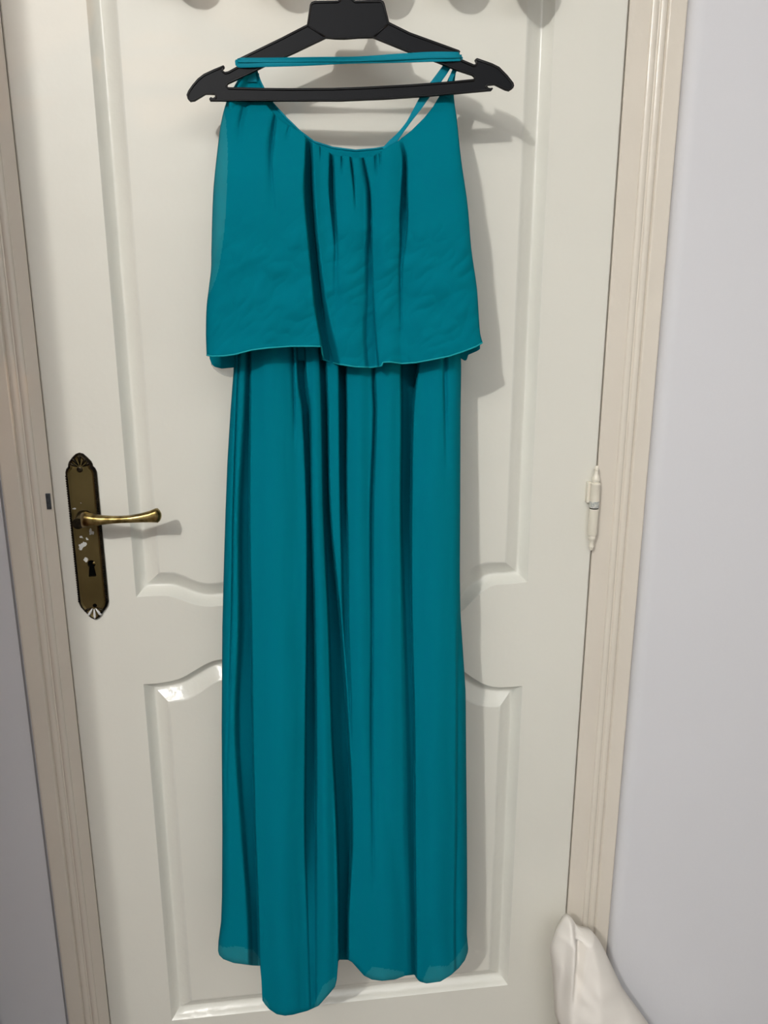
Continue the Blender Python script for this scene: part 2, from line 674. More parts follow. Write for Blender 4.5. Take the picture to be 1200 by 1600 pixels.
HW = 0.0213
half = [(0.0, PH), (0.0050, PH - 0.0016), (0.0100, PH - 0.0065), (0.0150, PH - 0.0125), (0.0166, PH - 0.0165), (0.0168, PH - 0.0195),
        (0.0195, PH - 0.0225), (HW, PH - 0.0275), (HW, 0.03), (HW, -0.03), (HW, -PH + 0.0270), (0.0190, -PH + 0.0200), (0.0150, -PH + 0.0145),
        (0.0118, -PH + 0.0105), (0.0070, -PH + 0.0035), (0.0020, -PH + 0.0003), (0.0, -PH)]
loop = half + [(-x, z) for x, z in half[1:-1][::-1]]
loop = loop[::-1] if area(loop) < 0 else loop
kh = Vector(loc_px(142.5, 881.5))
KW, KR = 0.0056, 0.0058
keyhole = [(kh.x + KR * math.cos(a), kh.y + KR * math.sin(a)) for a in [math.radians(-50 + 280 * i / 14) for i in range(15)]]
keyhole += [(kh.x - KW, kh.y - 0.0195), (kh.x + KW, kh.y - 0.0195)]
sections = [(0.0, 0.0), (0.0, 0.0028), (0.0012, 0.0044), (0.0035, 0.0056), (0.0052, 0.0054), (0.0062, 0.0042)]
rings = [inset(loop, d) if d else loop for d, _ in sections]
pv, pf = [], []
nl = len(loop)
for ring, (d, h) in zip(rings, sections):
    pv += [(p[0], -h, p[1]) for p in ring]
for k in range(3):
    for i in range(nl):
        j = (i + 1) % nl
        pf.append((k * nl + i, k * nl + j, (k + 1) * nl + j, (k + 1) * nl + i))
rim_v, rim_f = list(pv[:4 * nl]), list(pf)
# door_handle = the face plate itself; its rim, lever, screws and keyhole are its pieces
iv = []
fl = [rings[4], rings[5]]
iv = [(p[0], -0.0052, p[1]) for p in rings[3]] + [(p[0], -0.0040, p[1]) for p in rings[5]]
inf = []
for i in range(nl):
    j = (i + 1) % nl
    inf.append((i, j, nl + j, nl + i))
tri = tessellate_polygon([[Vector((p[0], p[1], 0)) for p in rings[5]], [Vector((p[0], p[1], 0)) for p in keyhole]])
idx = list(range(nl, 2 * nl)) + list(range(2 * nl, 2 * nl + len(keyhole)))
iv += [(p[0], -0.0040, p[1]) for p in keyhole]
inf += [tuple(idx[q] for q in t) for t in tri]
kb = len(iv)
nk = len(keyhole)
iv += [(p[0], -0.0004, p[1]) for p in keyhole]
for i in range(nk):
    j = (i + 1) % nk
    inf.append((2 * nl + i, 2 * nl + j, kb + j, kb + i))
handle = mesh_obj('door_handle', iv, inf, M['plate'], None, smooth=False)
handle.location = PC
handle.parent = door
handle['label'] = 'tarnished brass lever handle on a long keyhole plate'
mesh_obj('plate_rim', rim_v, rim_f, M['dark_brass'], handle, auto=40)
kv = [(p[0], -0.0003, p[1]) for p in keyhole]
mesh_obj('keyhole', kv + [(x, 0.004, z) for x, y, z in kv], [tuple(range(nk)), tuple(range(nk, 2 * nk))] + [(i, (i + 1) % nk, nk + (i + 1) % nk, nk + i) for i in range(nk)], M['black'], handle, smooth=False)
lathe('lock_pin', (kh.x + 0.0032, -0.0004, kh.y + 0.0005), (0, -1, 0), [(0, 0.0020), (0.0022, 0.0020), (0.0028, 0.0012)], M['brass'], handle, 12)
# roped edge: small slanted beads along both sides
bv, bf = [], []
for sx in (-1, 1):
    z = -PH + 0.030
    while z < PH - 0.030:
        sv, sf = lathe_geo((sx * (HW - 0.0028) - 0.0007, -0.0052, z - 0.0012), (0.5 * sx, 0, 0.9), [(0, 0.0005), (0.0010, 0.0012), (0.0022, 0.0012), (0.0032, 0.0005)], 6)
        b0 = len(bv)
        bv += sv
        bf += [tuple(q + b0 for q in t) for t in sf]
        z += 0.0036
tag(mesh_obj('roped_edge', bv, bf, M['dark_brass'], handle), kind='stuff')
# shell fans at both ends
for sgn in (1, -1):
    for k, an in enumerate((-62, -33, 0, 33, 62)):
        a = math.radians(an)
        base = Vector((0.0, -0.0042, sgn * (PH - 0.0215)))
        d = Vector((math.sin(a), 0, sgn * math.cos(a)))
        L = 0.0165 if an == 0 else (0.0140 if abs(an) < 50 else 0.0125)
        mm = M['chip'] if (sgn < 0 and abs(an) < 40) else M['dark_brass']
        o = lathe('shell_rib', base + d * 0.004, d, [(0, 0.0006), (L * 0.35, 0.0016), (L * 0.65, 0.0023), (L * 0.85, 0.0017), (L * 0.95, 0.0005)], mm, handle, 8, auto=None)
        if mm is M['chip']:
            o['label'] = 'shell rib crusted with white paint'
sx, sz = loc_px(124.3, 734)
lathe('screw', (sx, -0.0035, sz), (0, -1, 0), [(0, 0.0042), (0.0014, 0.0040), (0.0022, 0.0026), (0.0020, 0.0016), (0.0014, 0.0012)], M['dark_brass'], handle, 16)
sx, sz = loc_px(148, 946.5)
lathe('screw_hole', (sx, -0.0036, sz), (0, -1, 0), [(0, 0.0030), (0.0006, 0.0030)], M['black'], handle, 14)

# lever: neck out of the plate, then a waisted blade flaring to the tip
hubx, hubz = loc_px(127.5, 813, 0.02)
lathe('lever_collar', (hubx, -0.003, hubz), (0, -1, 0), [(0, 0.0115), (0.003, 0.0115), (0.006, 0.0100), (0.012, 0.0080), (0.030, 0.0078), (0.036, 0.0078)], M['dark_brass'], handle, 24)
rows = []
for px, yt, yb, h, th in ((127.0, 804.5, 822.5, .041, .004), (129.0, 801.0, 824.0, .044, .0085), (134, 800.0, 823.3, .0485, .0095), (141, 802.0, 822.5, .0505, .0088), (150, 804.0, 821.0, .0515, .0078),
                          (162, 805.4, 819.4, .0520, .0070), (176, 806.2, 817.9, .0520, .0064), (190, 806.2, 817.0, .0518, .0062), (205, 805.0, 816.5, .0515, .0063), (220, 802.2, 816.0, .0510, .0067),
                          (233, 798.6, 816.0, .0505, .0072), (243.5, 794.5, 816.2, .0500, .0078), (246.2, 794.0, 816.6, .0498, .0078), (249.6, 797.0, 813.8, .0497, .0062), (252.0, 801.5, 808.5, .0496, .0030)):
    t, b_ = at(px, yt, SLAB + h), at(px, yb, SLAB + h)
    rows.append(((t + b_) / 2 - PC, abs(t.z - b_.z) / 2, th, h))
lv, lf = [], []
SEG = 20
for c, hz, th, h in rows:
    for k in range(SEG):
        a = 2 * math.pi * k / SEG
        ca, sa = math.cos(a), math.sin(a)
        # rounded lozenge section with a soft ridge along the front
        e = 0.80
        yy = -math.copysign(abs(ca) ** e, ca) * th
        zz = math.copysign(abs(sa) ** e, sa) * hz
        lv.append((c.x, c.y + yy, c.z + zz))
for i in range(len(rows) - 1):
    for k in range(SEG):
        l = (k + 1) % SEG
        lf.append((i * SEG + k, i * SEG + l, (i + 1) * SEG + l, (i + 1) * SEG + k))
lf += [tuple(range(SEG)), tuple(range((len(rows) - 1) * SEG, len(rows) * SEG))]
lev = mesh_obj('lever', lv, lf, M['brass'], handle, auto=32)
lev['label'] = 'brighter worn brass lever'

# ---- hinge: one child of the door, its pieces below it
h_top, h_bot = at(932.6, 727.5, 0.020), at(923.4, 860.5, 0.020)
axis = (h_top - h_bot).normalized()
HL = (h_top - h_bot).length
hc = (h_top + h_bot) / 2
hv, hf = box_geo(h_bot.x + (h_top - h_bot).x * .6 - 0.0112, h_bot.x + (h_top - h_bot).x * .6 - 0.0040, -0.0175, FACE + 0.001, h_bot.z + HL * 0.565, h_bot.z + HL * 0.805)
hinge = mesh_obj('hinge', hv, hf, M['hinge'], door, smooth=False)
hinge['label'] = 'cream painted finial hinge'
md = hinge.modifiers.new('bevel', 'BEVEL')
md.width = 0.0012
md.segments = 3
r = 0.0074
k = HL / 133.0


def hp(lst):
    return [((133 - y) * k, rr) for y, rr in lst][::-1]


lathe('barrel', h_bot, axis, hp([(26, r * .75), (27.2, r), (29.5, r * 1.03), (30.5, r * .97), (62, r), (64.3, r * 1.0)]), M['hinge'], hinge)
o = lathe('worn_ring', h_bot, axis, hp([(54.5, r * 1.0), (55, r * 1.012), (63.0, r * 1.012), (64.2, r * 1.0)]), M['worn'], hinge)
o['label'] = 'ring of the barrel rubbed to bare metal'
lathe('joint', h_bot, axis, hp([(64, r * .9), (67, r * .9)]), M['black'], hinge)
lathe('barrel', h_bot, axis, hp([(66.2, r * .98), (69, r * 1.0), (71.5, r * .97), (106, r * .97), (108.5, r * .85)]), M['hinge'], hinge)
lathe('finial', h_bot, axis, hp([(0, .0006), (1.0, .0022), (3, .0028), (4.5, .0026), (5.0, .0036), (6.6, .0036), (7.2, .0027), (12, .0028), (16, .0042), (20, .0058), (22.5, .0058), (25, .0046), (26.5, .0046)]), M['hinge'], hinge)
lathe('finial', h_bot, axis, hp([(108, .0048), (110, .0056), (112.5, .0058), (115, .0050), (117.5, .0036), (123, .0034), (125.2, .0038), (127, .0038), (127.8, .0028), (130, .0026), (132.4, .0012)]), M['hinge'], hinge)

# ------------------------------------------------------------------ peg rail on the upper door, just above the picture; the hanger's hook hangs on it
L0 = Vector((-0.98, -2.36, 2.53))


def from_shadow(px, py, h):
    """point h in front of the wall whose shadow from the ceiling lamp falls on the given spot of the door"""
    S = at(px, py, SLAB)
    t = (h - SLAB) / (-L0.y - SLAB)
    return S + (L0 - S) * t


rail_z = 1.90
rail = empty('peg_rail', (0.06, FACE, rail_z))
tag(rail, 'white peg rail with round knobs at the head of the panelled door', 'coat rack')
adopt(box('rail_board', -0.24, 0.38, FACE - 0.016, FACE - 0.0002, rail_z - 0.036, rail_z + 0.036, M['door'], None, bevel=0.006), rail)
pegs = []
for px, py in ((311, -8), (461, -2), (612, 8), (731, 0), (842, 11)):
    p = from_shadow(px, py, 0.070)
    pegs.append(p)
    zc = p.z + 0.012
    o = lathe('knob', (p.x, FACE - 0.0155, rail_z), Vector((0, -0.062, zc - rail_z)), [(0, .010), (.004, .010), (.06, .008), (.100, .009)], M['door'], None)
    adopt(o, rail)
    vv, ff = lathe_geo((p.x, -0.050, zc), (0, -1, 0), [(0, .008), (.003, .018), (.010, .0255), (.018, .0275), (.026, .0255), (.033, .017), (.036, .006)], 24)
    o2 = mesh_obj('knob_head', [Vector(q) for q in vv], ff, M['door'], None)
    o2.parent = o

# ------------------------------------------------------------------ hanger
HX = [(292, 0.078), (803, 0.102)]


def hh(px):
    return interp(HX, px)


outer_px = [(297.3, 158.7), (293.5, 155), (292, 149.3), (294.7, 142.7), (301.3, 133.3), (309.3, 124), (318.7, 116.7), (334, 109.6), (349.3, 103.3), (351, 104.6), (350.7, 106.3), (348.3, 108.7),
            (348.7, 111.3), (352, 113.6), (356.7, 112.7), (374.5, 103), (374.5, 97), (373, 94.5), (374, 92.2), (440, 60), (479.5, 39.7), (484, 9), (486.5, 5), (491.5, 3), (527.5, 2.3), (530.5, 0), (531.5, -8),
            (549, -8), (550.7, -1), (554.5, 2.2), (595, 1.5), (598.5, 3.5), (600.5, 7.5), (607.7, 36), (640, 52), (716.5, 79.7), (718.5, 82), (717, 84.6), (718.5, 89), (721, 94), (740, 102), (742.6, 101.2), (744, 97.6), (742, 93.5), (744.5, 92),
            (768.3, 100.3), (779.3, 105.8), (792, 118.7), (801.3, 130.6), (802.3, 135), (801, 138.5), (795.8, 142), (790, 140.7), (773, 132.4), (762.8, 133.3), (760, 135.2), (762, 138), (765.6, 138.8), (768.3, 138),
            (769.3, 140), (768, 141.6), (666.6, 150.8), (600, 155.2), (531, 158), (394.7, 158), (352.7, 158), (328.5, 158), (327.3, 156), (328, 154.3), (330, 152.7), (333.3, 154.4), (336, 152.7), (336.7, 150), (334.7, 147.6), (321.3, 147.3), (304, 157.8)]
hole_px = [(509.5, 59.3), (523, 60.6), (538, 60.9), (560, 59.3), (583, 58.8), (640, 82), (684, 97.6), (713, 109.5), (738, 117.6), (741, 120.5), (740, 124.5), (700, 128.5), (640, 133), (570, 136.8), (520, 138.6),
           (450, 139), (413, 138.6), (357.3, 137.4), (354.6, 134.8), (356, 131.3), (393, 114), (413, 104), (460, 83)]
hang = empty('clothes_hanger', at(540, 60, 0.09))
tag(hang, 'flat black plastic clothes hanger holding the teal dress', 'hanger')


def hanger_body():
    T = 0.0035
    loops = [outer_px, hole_px]
    flat = outer_px + hole_px
    tri = tessellate_polygon([[Vector((p[0], -p[1], 0)) for p in l] for l in loops])
    n = len(flat)
    fr = [at(x, y, hh(x)) + Vector((0, -T, 0)) for x, y in flat]
    bk = [p + Vector((0, 2 * T, 0)) for p in fr]
    faces = [tuple(t) for t in tri] + [tuple(i + n for i in t[::-1]) for t in tri]
    s = 0
    for l in loops:
        m = len(l)
        for i in range(m):
            j = (i + 1) % m
            faces.append((s + i, s + j, n + s + j, n + s + i))
        s += m
    return fr + bk, faces


bv, bf = hanger_body()
body = mesh_obj('hanger_frame', bv, bf, M['hanger'], None, smooth=False)
adopt(body, hang)


def rim_path(pts, push, close=True):
    """raised lip that runs just inside an outline on the front of the hanger"""
    lp = [(x, -y) for x, y in pts]
    a = area(lp)
    lp2 = lp if a > 0 else lp[::-1]
    ip = inset(lp2, push)
    return [at(x, -y, hh(x) + 0.0036) for x, y in ip]


adopt(tube('rim', rim_path(outer_px, 1.2), 0.0011, M['rim'], None, 6, True), hang)
adopt(tube('rim', rim_path(hole_px, -1.2), 0.0011, M['rim'], None, 6, True), hang)
for seg in ([(481, 41), (488, 45), (509, 58.5)], [(606.5, 37.5), (598, 45), (584, 57.5)]):
    adopt(tube('rib', [at(x, y, hh(x) + 0.0036) for x, y in seg], 0.0011, M['rim'], None, 6), hang)
# hook: shank up from the body, bent over the rail
base = at(540, -6, hh(540))
hz = rail_z + 0.048
path = [base, base + Vector((0, 0, 0.03))]
top = Vector((base.x, base.y, hz))
for i in range(1, 9):
    path.append(Vector((base.x, base.y, base.z + 0.03 + (hz - base.z - 0.03) * i / 8)))
yb = FACE - 0.006
for i in range(1, 13):
    a = math.pi * i / 12
    rr = (yb - base.y) / 2
    path.append(Vector((base.x, base.y + rr - rr * math.cos(a), hz + 0.03 * math.sin(a))))
path.append(Vector((base.x, yb, hz - 0.008)))
adopt(tube('hook', path, 0.0048, M['hanger'], None, 10), hang)

# ------------------------------------------------------------------ the dress
dress = empty('maxi_dress', at(540, 160, 0.10))
tag(dress, 'long teal chiffon maxi dress with a flounced bodice, hung on the black hanger', 'dress')


def grid(name, fn, nu, nv, m, parent, thick=0.0):
    v, f = [], []
    for j in range(nv + 1):
        for i in range(nu + 1):
            v.append(fn(i / nu, j / nv))
    for j in range(nv):
        for i in range(nu):
            a = j * (nu + 1) + i
            f.append((a, a + 1, a + nu + 2, a + nu + 1))
    me = bpy.data.meshes.new(name)
    me.from_pydata([tuple(p) for p in v], [], f)
    me.materials.append(m)
    me.update()
    for p in me.polygons:
        p.use_smooth = True
    o = bpy.data.objects.new(name, me)
    C.objects.link(o)
    adopt(o, parent)
    if thick:
        md = o.modifiers.new('cloth_thickness', 'SOLIDIFY')
        md.thickness = thick
        md.offset = -1
    o['rows'] = 0
    del o['rows']
    return o, v


def fold_depth(valleys, x, y):
    """valleys: lists of (y, xl, xr, depth, wl, wr): soft-walled troughs running down the cloth"""
    d = 0.0
    for vl in valleys:
        if y < vl[0][0] - 40 or y > vl[-1][0] + 40:
            continue
        ys = [r_[0] for r_ in vl]
        g = lambda k: sinterp([(r_[0], r_[k]) for r_ in vl], y)
        xl, xr, dep = g(1), g(2), g(3)
        if dep <= 0:
            continue
        wl, wr = g(4), g(5)
        ramp = min(max((x - xl) / max(xr - xl, 1e-6), 0.0), 1.0)
        s = smooth((x - xl) / wl + 0.5) * (1 - smooth((x - xr) / wr + 0.5))
        d += dep * s * (0.64 + 0.78 * ramp)
    return d


def V(rows, wl=4, wr=4):
    return [tuple(r_) + ((wl, wr) if len(r_) == 4 else ()) for r_ in rows]


# ---- skirt
SK_L = [(530, 366), (575, 366), (600, 364), (640, 361), (720, 356), (800, 353), (900, 350), (980, 348), (1140, 347), (1300, 348), (1400, 347.5), (1440, 346), (1470, 342), (1490, 341), (1600, 343)]
SK_R = [(530, 719), (575, 720), (640, 719), (800, 718.5), (900, 718), (960, 719), (1020, 723), (1080, 727), (1200, 728), (1300, 729), (1400, 729.5), (1460, 729), (1482, 731), (1500, 729), (1600, 726)]
HEM = [(340, 1482), (343, 1492), (349, 1498), (365, 1504), (395, 1508), (408.4, 1508.5), (409.4, 1562), (414, 1569), (420, 1576), (432, 1584), (445, 1586.5), (457, 1585), (480, 1579), (498, 1571), (506, 1562), (515, 1552), (524, 1541),
       (526.5, 1530), (528, 1503), (530, 1499), (544, 1499), (551, 1503), (560, 1513), (570, 1524), (582, 1530), (598, 1532), (618, 1530), (634, 1524), (649.5, 1522), (651, 1526), (657, 1533), (668, 1536), (690, 1533), (706, 1523), (718, 1512), (727, 1500), (731, 1485)]
HEM_IN = [(338, 1474), (350, 1480), (370, 1478), (395, 1484), (407, 1498), (409, 1590), (412, 1558), (419, 1566), (424, 1590), (484, 1590), (494, 1564), (505, 1540), (524, 1525), (527, 1560), (556, 1560), (572, 1522), (582, 1511), (602, 1513), (632, 1518), (640, 1560), (656, 1560), (664, 1527), (672, 1509), (700, 1509), (712, 1497), (722, 1480), (735, 1462)]
SK_V = [
    V([(530, 386, 392, .012), (640, 382, 391, .014), (800, 374, 390, .018), (980, 374, 393, .020), (1140, 369, 395, .020), (1300, 379, 399, .020), (1440, 389, 404, .022), (1600, 392, 407, .024)], 9, 4),
    V([(530, 462, 475, .018), (600, 466, 479, .022), (640, 472, 484, .024), (800, 479, 487, .022), (980, 479, 492, .026), (1140, 477, 494, .026), (1300, 476, 494, .020), (1380, 478, 494, .011), (1440, 480, 494, .007), (1600, 485, 494, .004)], 3.5, 5),
    V([(530, 498, 508, .022), (640, 502, 512, .026), (800, 505, 516, .030), (980, 513, 533, .032), (1140, 518, 544, .034), (1300, 526, 550, .036), (1440, 529, 544, .034), (1600, 529, 545, .034)], 4, 5),
    V([(530, 529, 540, .030), (640, 530, 542, .030), (760, 531, 542, .024), (860, 533, 544, .014), (980, 536, 545, .010), (1100, 544, 549, .004), (1200, 548, 550, 0.0)], 4, 3.5),
    V([(530, 580, 585, .010), (600, 581, 586, .010), (640, 583, 588, .010), (800, 578, 583, .009), (980, 579, 583, .006), (1140, 578, 582, .006), (1300, 580, 584, .003), (1400, 581, 585, 0.0)], 4, 5),
    V([(530, 625, 656, .034), (575, 626, 653, .034), (640, 627, 646, .032), (800, 626, 643, .028), (900, 628, 643, .020, 7, 4), (980, 630, 644, .015, 10, 4), (1140, 634, 648, .015, 14, 3.5), (1300, 636, 648.5, .015, 16, 3.5), (1440, 640, 650, .013, 14, 3.5), (1600, 643, 651, .012, 10, 3.5)], 5, 4),
    V([(880, 724, 760, 0.0), (940, 719, 760, .010), (980, 714, 760, .016), (1140, 713, 760, .018), (1300, 712, 760, .018), (1440, 710, 760, .014), (1600, 712, 760, .012)], 4, 4),
    V([(530, 691, 696, .008), (640, 693, 698, .006), (740, 695, 700, 0.0)], 3, 10),
    V([(530, 452, 458, .008), (620, 456, 461, .005), (700, 456, 461, 0.0)], 8, 4),
    V([(530, 372, 376, .007), (640, 368, 371, .006), (800, 363, 366, .005), (980, 360, 363, .004), (1200, 352, 356, .002)], 4, 4),
]
SK_H = [(530, .097), (600, .103), (700, .112), (1000, .132), (1300, .144), (1590, .152)]
# crowns of the folds between the troughs: (y, centre, half width, height)
SK_CROWN = [
    [(530, 424, 32, .006), (800, 432, 42, .007), (1140, 437, 42, .009), (1440, 440, 36, .010), (1600, 448, 40, .010)],
    [(530, 560, 20, .004), (800, 560, 18, .005), (1140, 565, 18, .004), (1440, 595, 48, .008), (1600, 600, 48, .010)],
    [(530, 606, 20, .004), (800, 604, 22, .005), (1140, 608, 27, .005), (1440, 610, 30, .003), (1600, 610, 30, .003)],
    [(530, 685, 32, .005), (800, 680, 36, .007), (1140, 681, 33, .007), (1440, 680, 30, .009), (1600, 690, 38, .010)],
    [(530, 490, 8, .002), (800, 496, 9, .003), (1140, 506, 12, .004), (1440, 511, 16, .006), (1600, 508, 18, .004)],
]


def crowns(cr, x, y):
    h = 0.0
    for c in cr:
        xc = interp([(a[0], a[1]) for a in c], y)
        hw = interp([(a[0], a[2]) for a in c], y)
        am = interp([(a[0], a[3]) for a in c], y)
        t = (x - xc) / hw
        if abs(t) < 1:
            h += am * (1 - t * t) ** 2 * 1.25
    return h


def edge_round(d, w_, depth):
    if d >= w_:
        return 0.0
    t = 1 - max(d, 0) / w_
    return depth * (1 - math.sqrt(max(0.0, 1 - t * t)))


def skirt_h(x, y):
    h = sinterp(SK_H, y)
    h += crowns(SK_CROWN, x, y) - fold_depth(SK_V, x, y)
    h -= edge_round(x - interp(SK_L, y), 13, .020) + edge_round(interp(SK_R, y) - x, 13, .022)
    h += 0.0011 * noise.noise(Vector((x * 0.045, y * 0.007, 1.7))) + 0.0005 * noise.noise(Vector((x * 0.11, y * 0.02, 8.7)))
    # cloth tips of the hem roll towards the wall
    yb_ = interp(HEM, x)
    h -= edge_round(yb_ - y, 8, .004)
    return h


def skirt_fn(u, v_):
    xb = interp(SK_L, 1490) + (interp(SK_R, 1490) - interp(SK_L, 1490)) * u
    yb_ = interp(HEM, xb)
    y = 528 + (yb_ - 528) * (1 - (1 - v_) ** 1.7)
    x = interp(SK_L, y) + (interp(SK_R, y) - interp(SK_L, y)) * u
    return at(x, y, skirt_h(x, y))


skirt, sv = grid('skirt', skirt_fn, 390, 150, M['teal'], dress, 0.0006)
NU = 390


def sheer_faces(o_, nu, nv, test):
    """single-layer faces: where no second layer lies behind the cloth"""
    o_.data.materials.append(M['teal_sheer'])
    for p_ in o_.data.polygons:
        j_, i_ = divmod(p_.index, nu)
        if test((i_ + .5) / nu, (j_ + .5) / nv):
            p_.material_index = 1


def hem_test(u, v_):
    xb = interp(SK_L, 1490) + (interp(SK_R, 1490) - interp(SK_L, 1490)) * u
    y = 528 + (interp(HEM, xb) - 528) * (1 - (1 - v_) ** 1.7)
    return y > interp(HEM_IN, xb)


hem_row = sv[-(NU + 1):]
o = tube('hem_edge', [p for i, p in enumerate(hem_row) if i % 2 == 0], 0.0006, M['teal'], None, 5)
o.parent = skirt
sheer_faces(skirt, 390, 150, hem_test)


def lining_fn(u, v_):
    xb = 348 + (722 - 348) * u
    y = 540 + (min(interp(HEM_IN, xb), interp(HEM, xb) - 10) - 540) * v_
    l, r_ = interp(SK_L, y) + 7, interp(SK_R, y) - 7
    x = l + (r_ - l) * u
    return at(x, y, sinterp(SK_H, y) - 0.058 + 0.002 * math.sin(u * 40) + 0.010 * (1 - smooth(min(u, 1 - u) / 0.06)))


grid('skirt_lining', lining_fn, 200, 70, M['teal_in'], dress)


def skirt_back_fn(u, v_):
    xb = 350 + (722 - 350) * u
    yb_ = 1455 + 8 * math.sin(u * 9.0)
    y = 528 + (yb_ - 528) * v_
    l, r_ = interp(SK_L, y) + 1.5, interp(SK_R, y) - 1.5
    x = l + (r_ - l) * u
    h = sinterp(SK_H, y) - 0.060 + 0.005 * math.sin(u * 38 + 0.6 * math.sin(y * .004)) + 0.038 * (1 - smooth(min(u, 1 - u) / 0.05))
    return at(x, y, h - 0.012)


grid('skirt_back', skirt_back_fn, 160, 60, M['teal'], dress)

# ---- flounced bodice
B_TOP = [(377, 120), (384, 114), (395, 110.5), (405, 125), (413, 143), (420, 160), (430, 175), (445, 190.5), (460, 201), (474, 209), (475.5, 213.5), (484, 220), (496, 226.5), (505, 231.5), (516, 239.5), (528, 244), (540, 243.5),
         (556, 246.5), (572, 245.5), (584, 243.5), (594, 238), (606, 229), (622, 221), (645, 204), (665, 185.5), (682, 167), (692, 152), (700, 137), (704, 124), (708, 108), (713, 106)]
B_L = [(108, 388), (120, 376), (140, 364), (158, 355), (190, 346.5), (230, 341), (300, 334), (390, 331), (420, 330.5), (450, 327), (480, 323.5), (520, 322.5), (556, 323.5)]
B_R = [(106, 713), (125, 710), (150, 708.5), (185, 713), (250, 720), (320, 730), (390, 736), (450, 744.5), (500, 748), (522, 750), (537, 754)]
B_BOT = [(323.5, 555), (332, 556.5), (350, 556), (368, 553.5), (395, 546.5), (420, 543.5), (455, 541), (490, 541), (503, 541.5), (504.5, 561.5), (516, 565.5), (530, 569), (555, 573), (580, 574), (597, 571.5), (598.5, 566), (610, 565.5), (628, 568), (650, 566.5), (680, 561), (702, 556.5),
         (726, 548.5), (742, 542), (753, 535.5)]
B_V = [
    # the long shadowed drop right of the left flap
    V([(205, 478, 484, .010, 3, 6), (240, 477, 487, .020, 3, 7), (300, 475, 489, .026, 3, 8), (390, 483, 496, .026, 3, 9), (480, 492, 507, .026, 3, 12), (545, 503, 520, .026, 3, 16), (600, 508, 530, .026, 3, 18)]),
    V([(232, 515, 519, .006), (262, 514, 521, .014), (300, 514, 522, .016), (350, 519, 525, .011), (385, 522, 527, .004), (420, 521, 528, .002), (470, 521, 529, 0.0)], 3, 6),
    V([(240, 532, 535, .006), (256, 532, 535, .003), (275, 532, 535, 0.0)], 3, 3),
    V([(240, 545, 548, .007), (265, 548, 552, .008), (290, 551, 554, .006), (315, 553, 555, .003), (330, 554, 556, 0.0)], 3, 4),
    V([(238, 562, 566, .006), (265, 567, 573, .009), (300, 573, 579, .013), (350, 574, 581, .012), (400, 572, 582, .010), (470, 571, 584, .008), (520, 569, 587, .009), (575, 572, 592, .010)], 8, 3),
    V([(236, 584, 588, .008), (255, 585, 588, .004), (275, 586, 589, 0.0)], 3, 4),
    V([(232, 591, 594, .006), (250, 592, 595, .003), (265, 592, 595, 0.0)], 2, 4),
    V([(222, 624, 628, .001), (240, 628, 634, .008), (262, 629, 636, .015), (300, 627, 636, .018), (340, 625, 637, .016), (380, 625, 634, .009), (420, 623, 629, .004), (500, 624, 628, .002), (530, 624, 628, 0.0)], 3.5, 4),
    V([(170, 428, 432, .004), (190, 424, 431, .009), (225, 419, 428, .009), (260, 418, 425, .004), (320, 418, 430, .001), (350, 418, 430, 0.0)], 10, 4),
    V([(160, 378, 388, .006), (178, 374, 382, .008), (200, 370, 378, .004), (230, 368, 376, 0.0)], 9, 9),
    V([(196, 450, 454, .004), (206, 447, 452, .003), (222, 444, 450, 0.0)], 3, 4),
    V([(226, 499, 501, .005), (240, 499, 501, .003), (252, 499, 501, 0.0)], 2.5, 3),
]
B_H = [(105, .074), (135, .076), (160, .081), (178, .096), (220, .116), (300, .126), (400, .128), (480, .128), (580, .130)]


def bodice_h(x, y):
    base_h = sinterp(B_H, y) + (x - 540) * 0.00004 * (1 - smooth((y - 160) / 120)) * 0.9
    h = base_h - fold_depth(B_V, x, y)
    # the left flap stands prouder than the gathered middle
    f_edge = interp([(205, 478), (300, 475), (390, 483), (480, 492), (545, 503), (600, 508)], y)
    k = smooth((y - 200) / 80)
    h += 0.006 * k * (1 - smooth((x - f_edge) / 6 + 0.5))
    t = (x - 410) / 90
    h += 0.005 * k * max(0, 1 - t * t) - 0.006 * k * smooth((x - f_edge) / 30)
    t = (x - 690) / 66
    h += 0.009 * k * max(0, 1 - t * t)
    t = (x - 606) / 20
    h += 0.005 * k * max(0, 1 - t * t)
    t = (x - 546) / 22
    h += 0.004 * k * max(0, 1 - t * t)
    h -= edge_round(x - sinterp(B_L, y), 16, .012) + edge_round(sinterp(B_R, y) - x, 16, .007)
    q = smooth((y - 300) / 100)
    h += 0.0030 * noise.noise(Vector((x * 0.018 + y * 0.012, y * 0.022 - x * 0.006, 4.2))) * (0.35 + q)
    h += 0.0026 * abs(noise.noise(Vector((x * 0.045 + y * 0.038, y * 0.035 - x * 0.012, 7.2)))) * q
    return h


def lerp_pts(pts, x, k):
    return interp([(p[0], p[1]) for p in pts], x)


def bodice_fn(u, v_):
    # neckline point and hem point of this column; columns fan out from the gathered neck
    tx = 377 + (713 - 377) * interp([(0, 0), (.06, .06), (.2, .16), (.42, .40), (.60, .56), (.86, .86), (1, 1)], u)
    bx = 323.5 + (753 - 323.5) * u
    ty, by = interp(B_TOP, tx), interp(B_BOT, bx)
    y = ty + (by - ty) * v_
    x = tx + (bx - tx) * v_
    # pull the outer columns to the side outlines
    l0 = 377 + (323.5 - 377) * (y - 120) / (555 - 120)
    r0 = 713 + (753 - 713) * (y - 106) / (535 - 106)
    x += (sinterp(B_L, y) - l0) * max(0, 1 - u * 3.2) ** 1.4 + (sinterp(B_R, y) - r0) * max(0, 1 - (1 - u) * 3.2) ** 1.4
    return at(x, y, bodice_h(x, y))


